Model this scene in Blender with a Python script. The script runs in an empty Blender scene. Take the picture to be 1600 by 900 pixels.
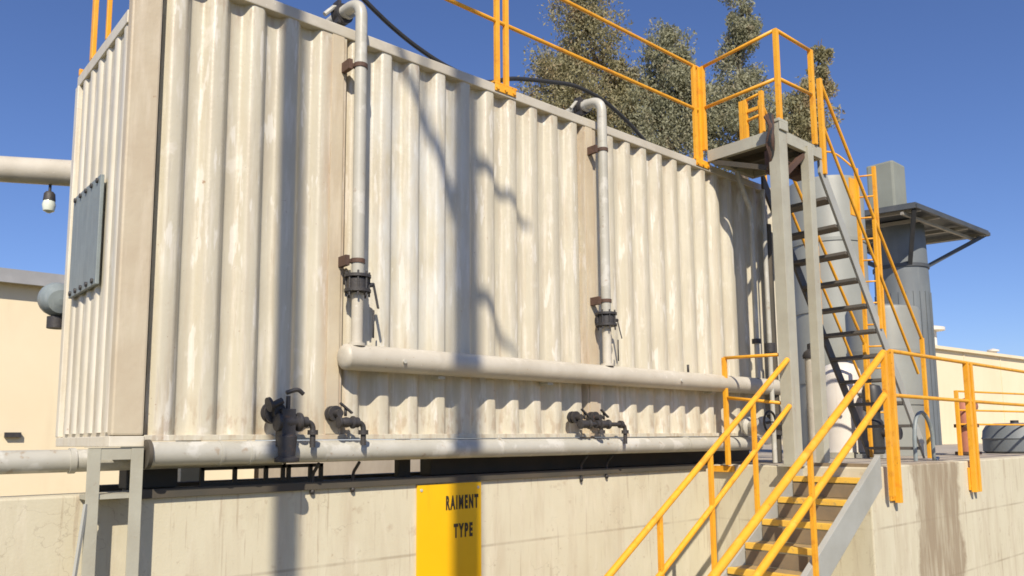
import bpy, bmesh, math, random
from mathutils import Vector, Matrix, Quaternion, noise

random.seed(7)
scene = bpy.context.scene
COL = scene.collection

# ------------------------------------------------------------------ materials
def mat(name, c1, c2=None, scale=3.0, rough=0.6, rough2=None, metal=0.0, streak=None, spots=None,
        bump=0.0, bump_scale=60.0, extra=None, spec=0.5):
    m = bpy.data.materials.new(name)
    m.use_nodes = True
    nt = m.node_tree
    N, L = nt.nodes, nt.links
    b = N['Principled BSDF']
    b.inputs['Roughness'].default_value = rough
    b.inputs['Metallic'].default_value = metal
    b.inputs['Specular IOR Level'].default_value = spec
    tc = N.new('ShaderNodeTexCoord')
    c2 = c2 or tuple(x * 0.82 for x in c1)

    def nz(sc, stretch=(1, 1, 1), detail=4.0):
        mp = N.new('ShaderNodeMapping')
        mp.inputs['Scale'].default_value = stretch
        L.new(tc.outputs['Object'], mp.inputs['Vector'])
        n = N.new('ShaderNodeTexNoise')
        n.inputs['Scale'].default_value = sc
        n.inputs['Detail'].default_value = detail
        n.inputs['Roughness'].default_value = 0.6
        L.new(mp.outputs[0], n.inputs['Vector'])
        return n.outputs['Fac']

    def ramp(fac, lo, hi):
        r = N.new('ShaderNodeMapRange')
        r.inputs['From Min'].default_value = lo
        r.inputs['From Max'].default_value = hi
        r.clamp = True
        L.new(fac, r.inputs['Value'])
        return r.outputs[0]

    def mix(fac, a, bcol, k=1.0):
        mx = N.new('ShaderNodeMix')
        mx.data_type = 'RGBA'
        if k != 1.0:
            mu = N.new('ShaderNodeMath'); mu.operation = 'MULTIPLY'
            L.new(fac, mu.inputs[0]); mu.inputs[1].default_value = k
            fac = mu.outputs[0]
        L.new(fac, mx.inputs[0])
        if isinstance(a, tuple):
            mx.inputs[6].default_value = (*a, 1)
        else:
            L.new(a, mx.inputs[6])
        mx.inputs[7].default_value = (*bcol, 1)
        return mx.outputs[2]

    col = mix(ramp(nz(scale), 0.35, 0.68), c1, c2)
    if streak:
        for (sc, colr, lo, hi, k, sx, sz) in streak:
            col = mix(ramp(nz(sc, (sx, sx, sz)), lo, hi), col, colr, k)
    if spots:
        for (sc, colr, lo, hi, k) in spots:
            col = mix(ramp(nz(sc, detail=6.0), lo, hi), col, colr, k)
    if extra:
        col = extra(nt, tc, col, nz, ramp, mix)
    L.new(col, b.inputs['Base Color'])
    if rough2 is not None:
        r = N.new('ShaderNodeMapRange')
        L.new(nz(scale * 2.3), r.inputs['Value'])
        r.inputs['From Min'].default_value = 0.3
        r.inputs['From Max'].default_value = 0.7
        r.inputs['To Min'].default_value = rough
        r.inputs['To Max'].default_value = rough2
        L.new(r.outputs[0], b.inputs['Roughness'])
    if bump:
        bp = N.new('ShaderNodeBump')
        bp.inputs['Strength'].default_value = bump
        bp.inputs['Distance'].default_value = 0.02
        L.new(nz(bump_scale, detail=6.0), bp.inputs['Height'])
        L.new(bp.outputs[0], b.inputs['Normal'])
    return m


def tank_extra(nt, tc, col, nz, ramp, mix):
    """faded blue-white overspray patch beside the first riser, as worn paint with its own shape"""
    N, L = nt.nodes, nt.links
    sep = N.new('ShaderNodeSeparateXYZ'); L.new(tc.outputs['Object'], sep.inputs[0])
    def band(sock, c, w):
        a = N.new('ShaderNodeMath'); a.operation = 'SUBTRACT'; L.new(sock, a.inputs[0]); a.inputs[1].default_value = c
        d = N.new('ShaderNodeMath'); d.operation = 'ABSOLUTE'; L.new(a.outputs[0], d.inputs[0])
        r = N.new('ShaderNodeMapRange'); L.new(d.outputs[0], r.inputs[0])
        r.inputs[1].default_value = w * 0.45; r.inputs[2].default_value = w; r.inputs[3].default_value = 1; r.inputs[4].default_value = 0
        return r.outputs[0]
    m1 = N.new('ShaderNodeMath'); m1.operation = 'MULTIPLY'
    L.new(band(sep.outputs['X'], 1.85, 0.6), m1.inputs[0]); L.new(band(sep.outputs['Z'], 1.75, 1.35), m1.inputs[1])
    m2 = N.new('ShaderNodeMath'); m2.operation = 'MULTIPLY'
    L.new(m1.outputs[0], m2.inputs[0]); L.new(ramp(nz(4.0, (1.5, 1.5, 0.45)), 0.36, 0.62), m2.inputs[1])
    col = mix(m2.outputs[0], col, (0.60, 0.61, 0.585), 0.75)
    # rusty tint along the welded panel seams
    for cx in (1.17, 3.72):
        m3 = N.new('ShaderNodeMath'); m3.operation = 'MULTIPLY'
        L.new(band(sep.outputs['X'], cx, 0.13), m3.inputs[0]); L.new(ramp(nz(5.0, (2, 2, 0.3)), 0.3, 0.65), m3.inputs[1])
        col = mix(m3.outputs[0], col, (0.42, 0.27, 0.155), 0.55)
    # rust creeping up from the bottom edge and down from the top edge
    for cz, wz in ((0.0, 0.30), (2.86, 0.22)):
        m4 = N.new('ShaderNodeMath'); m4.operation = 'MULTIPLY'
        L.new(band(sep.outputs['Z'], cz, wz), m4.inputs[0]); L.new(ramp(nz(11.0, (1.6, 1.6, 0.6), 7.0), 0.50, 0.60), m4.inputs[1])
        col = mix(m4.outputs[0], col, (0.32, 0.205, 0.115), 0.38)
    return col


def wall_extra(nt, tc, col, nz, ramp, mix):
    """brown water stain running down the wall by the stairs, and thin horizontal pour lines"""
    N, L = nt.nodes, nt.links
    sep = N.new('ShaderNodeSeparateXYZ'); L.new(tc.outputs['Object'], sep.inputs[0])
    wob = N.new('ShaderNodeMath'); wob.operation = 'MULTIPLY_ADD'
    L.new(nz(3.0), wob.inputs[0]); wob.inputs[1].default_value = 0.55; L.new(sep.outputs['X'], wob.inputs[2])
    a = N.new('ShaderNodeMath'); a.operation = 'SUBTRACT'; L.new(wob.outputs[0], a.inputs[0]); a.inputs[1].default_value = 7.36
    d = N.new('ShaderNodeMath'); d.operation = 'ABSOLUTE'; L.new(a.outputs[0], d.inputs[0])
    r = N.new('ShaderNodeMapRange'); L.new(d.outputs[0], r.inputs[0])
    r.inputs[1].default_value = 0.5; r.inputs[2].default_value = 0.60; r.inputs[3].default_value = 1; r.inputs[4].default_value = 0
    y = N.new('ShaderNodeMath'); y.operation = 'LESS_THAN'; L.new(sep.outputs['Y'], y.inputs[0]); y.inputs[1].default_value = -1.3
    m1 = N.new('ShaderNodeMath'); m1.operation = 'MULTIPLY'; L.new(r.outputs[0], m1.inputs[0]); L.new(y.outputs[0], m1.inputs[1])
    m2 = N.new('ShaderNodeMath'); m2.operation = 'MULTIPLY'; L.new(m1.outputs[0], m2.inputs[0])
    L.new(ramp(nz(3.0, (4, 4, 0.5)), 0.15, 0.55), m2.inputs[1])
    col = mix(m2.outputs[0], col, (0.235, 0.165, 0.10), 0.74)
    vo = N.new('ShaderNodeTexVoronoi'); vo.feature = 'DISTANCE_TO_EDGE'; vo.inputs['Scale'].default_value = 1.1
    ad = N.new('ShaderNodeVectorMath'); ad.operation = 'ADD'
    wn = N.new('ShaderNodeTexNoise'); wn.inputs['Scale'].default_value = 3.5; wn.inputs['Detail'].default_value = 6
    L.new(tc.outputs['Object'], wn.inputs['Vector']); L.new(tc.outputs['Object'], ad.inputs[0]); L.new(wn.outputs['Color'], ad.inputs[1])
    L.new(ad.outputs[0], vo.inputs['Vector'])
    rk = N.new('ShaderNodeMapRange'); L.new(vo.outputs['Distance'], rk.inputs[0])
    rk.inputs[1].default_value = 0.0015; rk.inputs[2].default_value = 0.006; rk.inputs[3].default_value = 1; rk.inputs[4].default_value = 0
    mk = N.new('ShaderNodeMath'); mk.operation = 'MULTIPLY'; L.new(rk.outputs[0], mk.inputs[0]); L.new(ramp(nz(1.3), 0.55, 0.62), mk.inputs[1])
    col = mix(mk.outputs[0], col, (0.26, 0.205, 0.145), 0.35)
    for cz in (-0.83, -1.42):
        a = N.new('ShaderNodeMath'); a.operation = 'SUBTRACT'; L.new(sep.outputs['Z'], a.inputs[0]); a.inputs[1].default_value = cz
        d = N.new('ShaderNodeMath'); d.operation = 'ABSOLUTE'; L.new(a.outputs[0], d.inputs[0])
        r = N.new('ShaderNodeMapRange'); L.new(d.outputs[0], r.inputs[0])
        r.inputs[1].default_value = 0.004; r.inputs[2].default_value = 0.014; r.inputs[3].default_value = 1; r.inputs[4].default_value = 0
        mm = N.new('ShaderNodeMath'); mm.operation = 'MULTIPLY'; L.new(r.outputs[0], mm.inputs[0]); L.new(ramp(nz(2.0), 0.35, 0.6), mm.inputs[1])
        col = mix(mm.outputs[0], col, (0.27, 0.21, 0.14), 0.5)
    return col


M = {}
M['tank'] = mat('cream_tank_paint', (0.56, 0.52, 0.405), (0.505, 0.46, 0.35), 1.4, rough=0.30, rough2=0.5,
                streak=[(3.0, (0.45, 0.36, 0.255), 0.50, 0.72, 0.35, 5.0, 0.35), (5.0, (0.68, 0.635, 0.55), 0.52, 0.70, 0.6, 4.0, 0.5),
                        (9.0, (0.34, 0.24, 0.145), 0.63, 0.74, 0.42, 3.0, 0.22),
                        (6.0, (0.72, 0.69, 0.62), 0.59, 0.63, 0.6, 2.2, 0.36), (14.0, (0.44, 0.40, 0.33), 0.63, 0.66, 0.5, 2.0, 0.12)],
                spots=[(42.0, (0.24, 0.13, 0.07), 0.70, 0.725, 0.7), (16.0, (0.30, 0.16, 0.08), 0.71, 0.75, 0.7), (5.0, (0.68, 0.64, 0.56), 0.62, 0.70, 0.5)], bump=0.10, bump_scale=35, extra=tank_extra, spec=0.55)
M['tank_white'] = mat('pale_end_paint', (0.68, 0.64, 0.54), (0.59, 0.54, 0.42), 2.0, rough=0.32, rough2=0.5,
                      streak=[(4.0, (0.47, 0.38, 0.28), 0.52, 0.74, 0.55, 4.0, 0.3)], spots=[(14.0, (0.33, 0.19, 0.10), 0.70, 0.75, 0.6)], bump=0.08, bump_scale=40)  # end of the tank, set paler than its long front
M['post'] = mat('corner_post_paint', (0.55, 0.48, 0.35), (0.49, 0.405, 0.285), 2.2, rough=0.45, rough2=0.6,
                streak=[(4.0, (0.66, 0.58, 0.45), 0.52, 0.72, 0.6, 3.0, 0.4)], spots=[(9.0, (0.32, 0.19, 0.10), 0.69, 0.74, 0.7)], bump=0.10, bump_scale=30)
M['plate'] = mat('blue_grey_plate', (0.23, 0.27, 0.275), (0.19, 0.22, 0.225), 5.0, rough=0.5, streak=[(6.0, (0.33, 0.36, 0.355), 0.5, 0.7, 0.6, 5, 0.4)], bump=0.1)
M['concrete'] = mat('weathered_concrete', (0.62, 0.575, 0.43), (0.56, 0.51, 0.37), 1.1, rough=0.85,
                    streak=[(2.0, (0.46, 0.385, 0.27), 0.50, 0.74, 0.6, 3.0, 0.35), (4.0, (0.68, 0.625, 0.49), 0.54, 0.72, 0.5, 3.0, 0.5),
                            (8.0, (0.34, 0.265, 0.175), 0.62, 0.72, 0.6, 3.0, 0.14), (16.0, (0.40, 0.325, 0.23), 0.62, 0.68, 0.55, 2.0, 0.10)],
                    spots=[(22.0, (0.36, 0.28, 0.19), 0.64, 0.72, 0.55), (7.0, (0.40, 0.315, 0.215), 0.62, 0.72, 0.5)], bump=0.10, bump_scale=60, extra=wall_extra)
M['slab'] = mat('slab_concrete', (0.42, 0.37, 0.30), (0.34, 0.29, 0.23), 1.5, rough=0.9, bump=0.2)
M['ground'] = mat('dusty_ground', (0.20, 0.175, 0.085), (0.16, 0.14, 0.065), 0.8, rough=0.95, spots=[(6.0, (0.11, 0.10, 0.07), 0.58, 0.7, 0.6)], bump=0.3, bump_scale=20)
M['orange'] = mat('yellow_orange_rail_paint', (0.82, 0.40, 0.022), (0.76, 0.34, 0.02), 4.0, rough=0.38, rough2=0.55,
                  streak=[(7.0, (0.86, 0.47, 0.08), 0.55, 0.72, 0.6, 2, 0.6)], spots=[(26.0, (0.30, 0.13, 0.03), 0.66, 0.70, 0.75), (9.0, (0.62, 0.25, 0.02), 0.56, 0.66, 0.7)], bump=0.06)
M['yellow'] = mat('faded_yellow_nosing', (0.84, 0.52, 0.07), (0.74, 0.44, 0.07), 6.0, rough=0.6, spots=[(20.0, (0.33, 0.24, 0.12), 0.58, 0.68, 0.7)])
M['sign'] = mat('sign_yellow', (0.86, 0.50, 0.004), (0.84, 0.46, 0.004), 1.5, rough=0.35, streak=[(4.0, (0.66, 0.34, 0.01), 0.60, 0.78, 0.5, 2, 0.4)])
M['ink'] = mat('black_lettering', (0.03, 0.022, 0.012), (0.05, 0.035, 0.02), 8.0, rough=0.5)
M['pipe'] = mat('cream_grey_pipe_paint', (0.535, 0.495, 0.41), (0.455, 0.415, 0.335), 3.0, rough=0.38, rough2=0.55,
                streak=[(5.0, (0.64, 0.60, 0.52), 0.55, 0.72, 0.5, 1, 1)], spots=[(12.0, (0.36, 0.25, 0.15), 0.67, 0.73, 0.6), (30.0, (0.70, 0.66, 0.6), 0.67, 0.71, 0.7), (38.0, (0.28, 0.18, 0.10), 0.68, 0.71, 0.6)], bump=0.06)
M['galv'] = mat('grey_pipe_paint', (0.475, 0.46, 0.40), (0.40, 0.385, 0.325), 3.0, rough=0.36, rough2=0.5, streak=[(5.0, (0.60, 0.585, 0.53), 0.55, 0.62, 0.6, 1, 1)], spots=[(12.0, (0.30, 0.21, 0.13), 0.64, 0.70, 0.6), (34.0, (0.26, 0.17, 0.10), 0.68, 0.71, 0.7)], bump=0.05)
M['steel'] = mat('grey_steel_paint', (0.44, 0.43, 0.345), (0.37, 0.35, 0.275), 3.0, rough=0.5, streak=[(4.0, (0.30, 0.23, 0.16), 0.58, 0.76, 0.5, 3, 0.3)],
                 spots=[(14.0, (0.25, 0.13, 0.06), 0.68, 0.74, 0.7)], bump=0.08)
M['stringer'] = mat('blue_grey_stringer_paint', (0.385, 0.39, 0.36), (0.33, 0.33, 0.295), 3.0, rough=0.5, spots=[(14.0, (0.22, 0.14, 0.08), 0.67, 0.74, 0.6)], bump=0.06)
M['dark'] = mat('dark_valve_iron', (0.032, 0.031, 0.034), (0.05, 0.044, 0.04), 9.0, rough=0.45, rough2=0.65, spots=[(18.0, (0.13, 0.065, 0.035), 0.64, 0.72, 0.6)], bump=0.2, bump_scale=80)
M['rust'] = mat('rusty_iron', (0.11, 0.060, 0.04), (0.07, 0.04, 0.03), 8.0, rough=0.75, bump=0.25)
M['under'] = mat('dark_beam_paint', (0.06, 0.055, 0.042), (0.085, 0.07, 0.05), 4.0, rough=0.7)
M['tread'] = mat('worn_tread_plate', (0.42, 0.29, 0.12), (0.30, 0.22, 0.12), 6.0, rough=0.65, bump=0.2)
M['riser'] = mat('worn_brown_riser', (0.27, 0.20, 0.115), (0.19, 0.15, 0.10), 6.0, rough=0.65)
M['dtread'] = mat('dark_rung_steel', (0.10, 0.095, 0.085), (0.13, 0.11, 0.09), 6.0, rough=0.6)
M['rubber'] = mat('black_rubber', (0.025, 0.027, 0.03), (0.035, 0.035, 0.035), 6.0, rough=0.5)
M['creamwall'] = mat('cream_render', (0.76, 0.66, 0.46), (0.73, 0.62, 0.42), 0.5, rough=0.8, streak=[(1.0, (0.66, 0.54, 0.36), 0.54, 0.74, 0.5, 1.5, 0.25)], bump=0.05)
M['roofedge'] = mat('grey_roof_sheet', (0.33, 0.33, 0.33), (0.27, 0.27, 0.27), 2.0, rough=0.5)
M['greytank'] = mat('pale_grey_green_tank', (0.27, 0.28, 0.25), (0.22, 0.225, 0.20), 1.2, rough=0.5, streak=[(1.5, (0.27, 0.24, 0.19), 0.54, 0.76, 0.5, 2.5, 0.3)], bump=0.05)
M['tower'] = mat('blue_grey_tower_sheet', (0.155, 0.175, 0.185), (0.125, 0.14, 0.148), 1.0, rough=0.55, streak=[(2.0, (0.21, 0.22, 0.215), 0.54, 0.74, 0.5, 3, 0.3)])
M['hood'] = mat('olive_grey_hood', (0.27, 0.285, 0.24), (0.23, 0.24, 0.20), 1.0, rough=0.6)
M['decksteel'] = mat('dark_deck_steel', (0.05, 0.058, 0.066), (0.075, 0.08, 0.085), 2.0, rough=0.55)
M['deckbeam'] = mat('lit_deck_joist', (0.36, 0.34, 0.29), (0.3, 0.28, 0.24), 2.0, rough=0.6)  # joists coloured paler than the deck, painting in the light they catch
M['white'] = mat('white_vessel_paint', (0.74, 0.70, 0.63), (0.68, 0.63, 0.55), 2.0, rough=0.4, streak=[(4.0, (0.5, 0.42, 0.33), 0.6, 0.78, 0.5, 3, 0.3)])
M['redpipe'] = mat('faded_red_paint', (0.50, 0.21, 0.14), (0.42, 0.16, 0.10), 5.0, rough=0.55)
M['glass'] = mat('frosted_lamp_glass', (0.68, 0.72, 0.62), (0.6, 0.66, 0.56), 5.0, rough=0.2)
M['bark'] = mat('grey_brown_bark', (0.17, 0.13, 0.095), (0.11, 0.085, 0.06), 6.0, rough=0.9, bump=0.4, bump_scale=30)
M['leafa'] = mat('pale_olive_leaves', (0.38, 0.35, 0.20), (0.32, 0.30, 0.165), 0.6, rough=0.7, spots=[(1.2, (0.43, 0.31, 0.18), 0.52, 0.66, 0.8)])  # both leaf colours lightened well beyond plain foliage
M['leafb'] = mat('grey_green_leaves', (0.37, 0.365, 0.245), (0.315, 0.32, 0.205), 0.6, rough=0.7, spots=[(1.2, (0.41, 0.33, 0.22), 0.54, 0.68, 0.7)])
for k_ in ('leafa', 'leafb'):
    nt_ = M[k_].node_tree
    pb, out = nt_.nodes['Principled BSDF'], nt_.nodes['Material Output']
    tr_n = nt_.nodes.new('ShaderNodeBsdfTranslucent'); ms = nt_.nodes.new('ShaderNodeMixShader'); ms.inputs[0].default_value = 0.42
    nt_.links.new(pb.inputs['Base Color'].links[0].from_socket, tr_n.inputs[0])
    nt_.links.new(pb.outputs[0], ms.inputs[1]); nt_.links.new(tr_n.outputs[0], ms.inputs[2]); nt_.links.new(ms.outputs[0], out.inputs[0])
M['wood'] = mat('weathered_pole_wood', (0.22, 0.17, 0.12), (0.16, 0.12, 0.085), 5.0, rough=0.85, bump=0.2)

# ------------------------------------------------------------------ mesh builder
class MB:
    def __init__(s):
        s.v, s.f, s.sm = [], [], []
    def add(s, vs, fs, smooth=False):
        o = len(s.v)
        s.v += [tuple(v) for v in vs]
        for f in fs:
            s.f.append([i + o for i in f]); s.sm.append(smooth)
        return s
    def box(s, x0, x1, y0, y1, z0, z1):
        return s.add([(x0,y0,z0),(x1,y0,z0),(x1,y1,z0),(x0,y1,z0),(x0,y0,z1),(x1,y0,z1),(x1,y1,z1),(x0,y1,z1)],
                     [(0,3,2,1),(4,5,6,7),(0,1,5,4),(1,2,6,5),(2,3,7,6),(3,0,4,7)])
    def bar(s, p, q, w, h, up=(0,0,1)):
        p, q, up = Vector(p), Vector(q), Vector(up)
        d = (q - p).normalized()
        a = d.cross(up)
        if a.length < 1e-4: a = d.cross(Vector((0,1,0)))
        a.normalize(); b = a.cross(d).normalized()
        vs = []
        for c in (p, q):
            for i, j in ((-1,-1),(1,-1),(1,1),(-1,1)):
                vs.append(c + a*(i*w/2) + b*(j*h/2))
        return s.add(vs, [(0,1,2,3),(7,6,5,4),(0,4,5,1),(1,5,6,2),(2,6,7,3),(3,7,4,0)])
    def tube(s, pts, r, n=14, r2=None):
        pts = [Vector(p) for p in pts]
        rs = r if isinstance(r, (list, tuple)) else [r + ((r2 - r) * i / (len(pts)-1) if r2 is not None else 0) for i in range(len(pts))]
        t0 = (pts[1] - pts[0]).normalized()
        a = t0.cross(Vector((0,0,1)))
        if a.length < 1e-3: a = t0.cross(Vector((1,0,0)))
        a.normalize()
        vs, fs = [], []
        prev = t0
        for i, p in enumerate(pts):
            if i == 0: t = t0
            elif i == len(pts)-1: t = (pts[i]-pts[i-1]).normalized()
            else: t = ((pts[i+1]-p).normalized() + (p-pts[i-1]).normalized()).normalized()
            a = prev.rotation_difference(t) @ a
            prev = t
            b = t.cross(a).normalized()
            for k in range(n):
                th = 2*math.pi*k/n
                vs.append(p + (a*math.cos(th) + b*math.sin(th))*rs[i])
        for i in range(len(pts)-1):
            for k in range(n):
                k2 = (k+1) % n
                fs.append((i*n+k, i*n+k2, (i+1)*n+k2, (i+1)*n+k))
        s.add(vs, fs, True)
        o = len(pts)
        s.add(vs[:n], [tuple(range(n))[::-1]]); s.add(vs[(o-1)*n:], [tuple(range(n))])
        return s
    def lathe(s, prof, c, axis=(0,0,1), n=32):
        """prof: (radius, distance along the axis) pairs"""
        ax = Vector(axis).normalized(); a = ax.cross(Vector((0,0,1)))
        if a.length < 1e-3: a = Vector((1,0,0))
        a.normalize(); b = ax.cross(a); c = Vector(c)
        vs, fs = [], []
        for r, d in prof:
            for k in range(n):
                th = 2*math.pi*k/n
                vs.append(c + ax*d + (a*math.cos(th)+b*math.sin(th))*max(r, 1e-4))
        for i in range(len(prof)-1):
            for k in range(n):
                k2 = (k+1) % n
                fs.append((i*n+k, i*n+k2, (i+1)*n+k2, (i+1)*n+k))
        s.add(vs, fs, True)
        s.add(vs[:n], [tuple(range(n))[::-1]]); s.add(vs[-n:], [tuple(range(n))])
        return s
    def disc(s, c, axis, r, t, n=20):
        c, ax = Vector(c), Vector(axis).normalized()
        return s.tube([c - ax*t/2, c + ax*t/2], r, n)
    def build(s, name, m, parent=None, bevel=0.0):
        me = bpy.data.meshes.new(name)
        me.from_pydata(s.v, [], s.f)
        me.polygons.foreach_set('use_smooth', s.sm)
        bm = bmesh.new(); bm.from_mesh(me)
        bmesh.ops.remove_doubles(bm, verts=bm.verts, dist=1e-5)
        bmesh.ops.recalc_face_normals(bm, faces=bm.faces)
        if bevel:
            ed = [e for e in bm.edges if len(e.link_faces) == 2 and e.calc_face_angle(0) > 0.7 and e.calc_length() > bevel*3]
            bmesh.ops.bevel(bm, geom=ed, offset=bevel, segments=2, profile=0.6, affect='EDGES', clamp_overlap=True)
        for e in bm.edges:
            if len(e.link_faces) == 2 and e.calc_face_angle(0) > 0.6: e.smooth = False
        bm.to_mesh(me); bm.free()
        me.materials.append(M[m] if isinstance(m, str) else m)
        o = bpy.data.objects.new(name, me)
        COL.objects.link(o)
        if parent is not None: adopt(o, parent)
        return o

def adopt(o, parent):
    loc = Vector((0,0,0)); p = parent
    while p is not None:
        loc += p.location; p = p.parent if p.type == 'EMPTY' else None
        if p is None: break
    o.parent = parent
    if parent.type == 'EMPTY':
        o.matrix_parent_inverse = Matrix.Translation(parent.location).inverted()
    return o

def tag(o, label=None, cat=None, group=None, kind=None):
    if label: o['label'] = label
    if cat: o['category'] = cat
    if group: o['group'] = group
    if kind: o['kind'] = kind
    return o

def thing(name, loc, label, cat, group=None):
    o = bpy.data.objects.new(name, None)
    o.location = loc; o.empty_display_size = 0.2
    COL.objects.link(o)
    return tag(o, label, cat, group)

def arc(p0, p1, p2, n=8):
    """rounded corner from p0 by way of the corner p1 to p2"""
    p0, p1, p2 = Vector(p0), Vector(p1), Vector(p2)
    return [(1-t)**2*p0 + 2*t*(1-t)*p1 + t*t*p2 for t in [i/n for i in range(n+1)]]

def curve(pts, n=8):
    pts = [Vector(p) for p in pts]
    P = [pts[0]*2-pts[1]] + pts + [pts[-1]*2-pts[-2]]
    out = []
    for i in range(1, len(P)-2):
        for k in range(n):
            t = k/n
            out.append(0.5*((2*P[i]) + (P[i+1]-P[i-1])*t + (2*P[i-1]-5*P[i]+4*P[i+1]-P[i+2])*t*t + (3*P[i]-P[i-1]-3*P[i+1]+P[i+2])*t**3))
    out.append(pts[-1])
    return out

GZ = -2.3        # ground level; the camera is at about zero
SZ = -0.29       # top of the raised slab and of the wall
H = 2.90         # top of the tank's long front

# ------------------------------------------------------------------ setting
tag(MB().add([(-500,-500,GZ),(500,-500,GZ),(500,500,GZ),(-500,500,GZ)], [(0,1,2,3)]).build('ground', 'ground'), kind='structure')


wall = thing('retaining_wall', (5.6, 0.1, GZ), 'pale concrete retaining wall below the corrugated tank, brown water stain at its right end', 'wall')
w = MB()
def wall_run(w, pts, z0, z1):
    n = len(pts)
    vs = [(x,y,z0) for x,y in pts] + [(x,y,z1) for x,y in pts]
    w.add(vs, [tuple(range(n))[::-1], tuple(range(n, 2*n))] + [(i,(i+1)%n,(i+1)%n+n,i+n) for i in range(n)])
wall_run(w, [(-30,0.1),(5.6,0.1),(5.6,-1.55),(60,-1.55),(60,-1.33),(5.82,-1.33),(5.82,0.34),(-30,0.34)], GZ-0.1, SZ)
w.build('wall_body', 'concrete', wall, bevel=0.012)

sl = MB()
wall_run(sl, [(5.82,-1.33),(70,-1.33),(70,45),(6.98,45),(6.98,0.34),(5.82,0.34)], GZ-0.1, SZ-0.012)
tag(sl.build('raised_slab', 'slab'), kind='structure')

# ------------------------------------------------------------------ corrugated tank
tank = thing('corrugated_tank', (2.8, 0.6, 0), 'long cream corrugated steel tank raised above the concrete wall, rust stained and streaked', 'tank')

def corrugated(x0, x1, pitch, start, z0, z1, depth, place, nz=16, seed=0.0, flat=()):
    """trapezoid sheet; place(u, d, z) maps run, recess and height into the world"""
    us = [(x0, 0.0)]
    k = -1
    while True:
        c = start + k*pitch
        for du, d in ((-0.40,1),(-0.345,0.93),(-0.30,0.78),(-0.21,0.24),(-0.165,0.07),(-0.11,0),(0.11,0),(0.165,0.07),(0.21,0.24),(0.30,0.78),(0.345,0.93),(0.40,1)):
            u = c + du*pitch
            if x0 < u < x1 and not any(a-0.02 < u < b+0.02 for a, b in flat): us.append((u, d*depth))
        for a, b in flat:
            if c-0.5*pitch <= a < c+0.5*pitch: us += [(a-0.018, 0.0), (b+0.018, 0.0)]
        k += 1
        if c > x1 + pitch: break
    us.append((x1, 0.0))
    us.sort()
    vs, fs = [], []
    n = len(us)
    for j in range(nz+1):
        z = z0 + (z1-z0)*j/nz
        for u, d in us:
            wob = noise.noise(Vector((u*1.7+seed, z*0.9, seed)))*0.006 + noise.noise(Vector((u*6+seed, z*2.3, 4.1)))*0.0025
            e = min(1, 6*j/nz, 6*(nz-j)/nz)
            vs.append(place(u + wob*0.5*e, d + (wob+0.003)*e, z))
    for j in range(nz):
        for i in range(n-1):
            fs.append((j*n+i, j*n+i+1, (j+1)*n+i+1, (j+1)*n+i))
    return vs, fs

b = MB()
vs, fs = corrugated(0.0, 7.08, 0.2455, 0.10, 0.03, 2.84, 0.066, lambda u, d, z: (u, d, z), 20, 1.3, flat=((1.12,1.22),(3.67,3.77)))
b.add(vs, fs, True)
b.build('front_sheet', 'tank', tank)
# body behind the sheets: back, floor, roof, far end (one closed shell)
b = MB().box(-0.155, 7.07, 0.095, 1.24, 0.012, 2.48)
b.build('tank_shell', 'tank', tank)
b = MB()
vs, fs = corrugated(0.03, 1.20, 0.19, 0.13, 0.05, 2.50, 0.045, lambda u, d, z: (-0.172 + d*0.9, u, z), 14, 7.7)
b.add(vs, fs, True)
b.build('end_sheet', 'tank_white', tank)
MB().box(-0.178, -0.155, 0.075, 1.255, 2.47, 2.55).build('end_rail', 'tank_white', tank, bevel=0.004)
MB().box(-0.182, 0.0, -0.01, 1.255, -0.03, 0.028).build('bottom_rail', 'tank_white', tank, bevel=0.004)
MB().box(-0.186, -0.15, 1.19, 1.262, 0.031, 2.468).build('end_post', 'tank_white', tank, bevel=0.006)
MB().box(-0.175, -0.006, -0.012, 0.072, 0.031, 3.02).build('corner_post', 'post', tank, bevel=0.012)
MB().box(0.0, 7.08, -0.010, 0.10, 2.825, 2.905).build('top_rail', 'pipe', tank, bevel=0.008)
MB().box(0.0, 7.08, -0.006, 0.10, 0.0, 0.034).build('bottom_rail', 'tank', tank, bevel=0.004)
MB().box(0.0, 7.08, 0.08, 0.098, 2.482, 2.824).build('parapet_back', 'tank', tank)
for x0, x1 in ((1.125,1.215),(3.675,3.765)):
    MB().box(x0, x1, -0.007, 0.004, 0.036, 2.823).build('seam_strip', 'post', tank, bevel=0.002)
p = MB().box(-0.198, -0.176, 0.40, 1.06, 0.94, 1.62)
pl = p.build('hatch_plate', 'plate', tank, bevel=0.004)
for i in range(5):
    for zb in (0.965, 1.592):
        bo = MB().disc((-0.201, 0.46+0.135*i, zb), (1,0,0), 0.016, 0.018, 8).build('bolt', 'dark', None); adopt(bo, pl)
h = MB().lathe([(0.02,-0.12),(0.08,-0.11),(0.115,-0.05),(0.12,0.03),(0.10,0.09),(0.03,0.12)], (-0.19,1.40,0.98), (0,1,0.25), 20)
h.build('round_fitting', 'plate', tank)
MB().tube([(-0.19,1.40,0.86),(-0.19,1.40,0.78)], 0.06, 14).build('fitting_neck', 'dark', tank)

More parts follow.
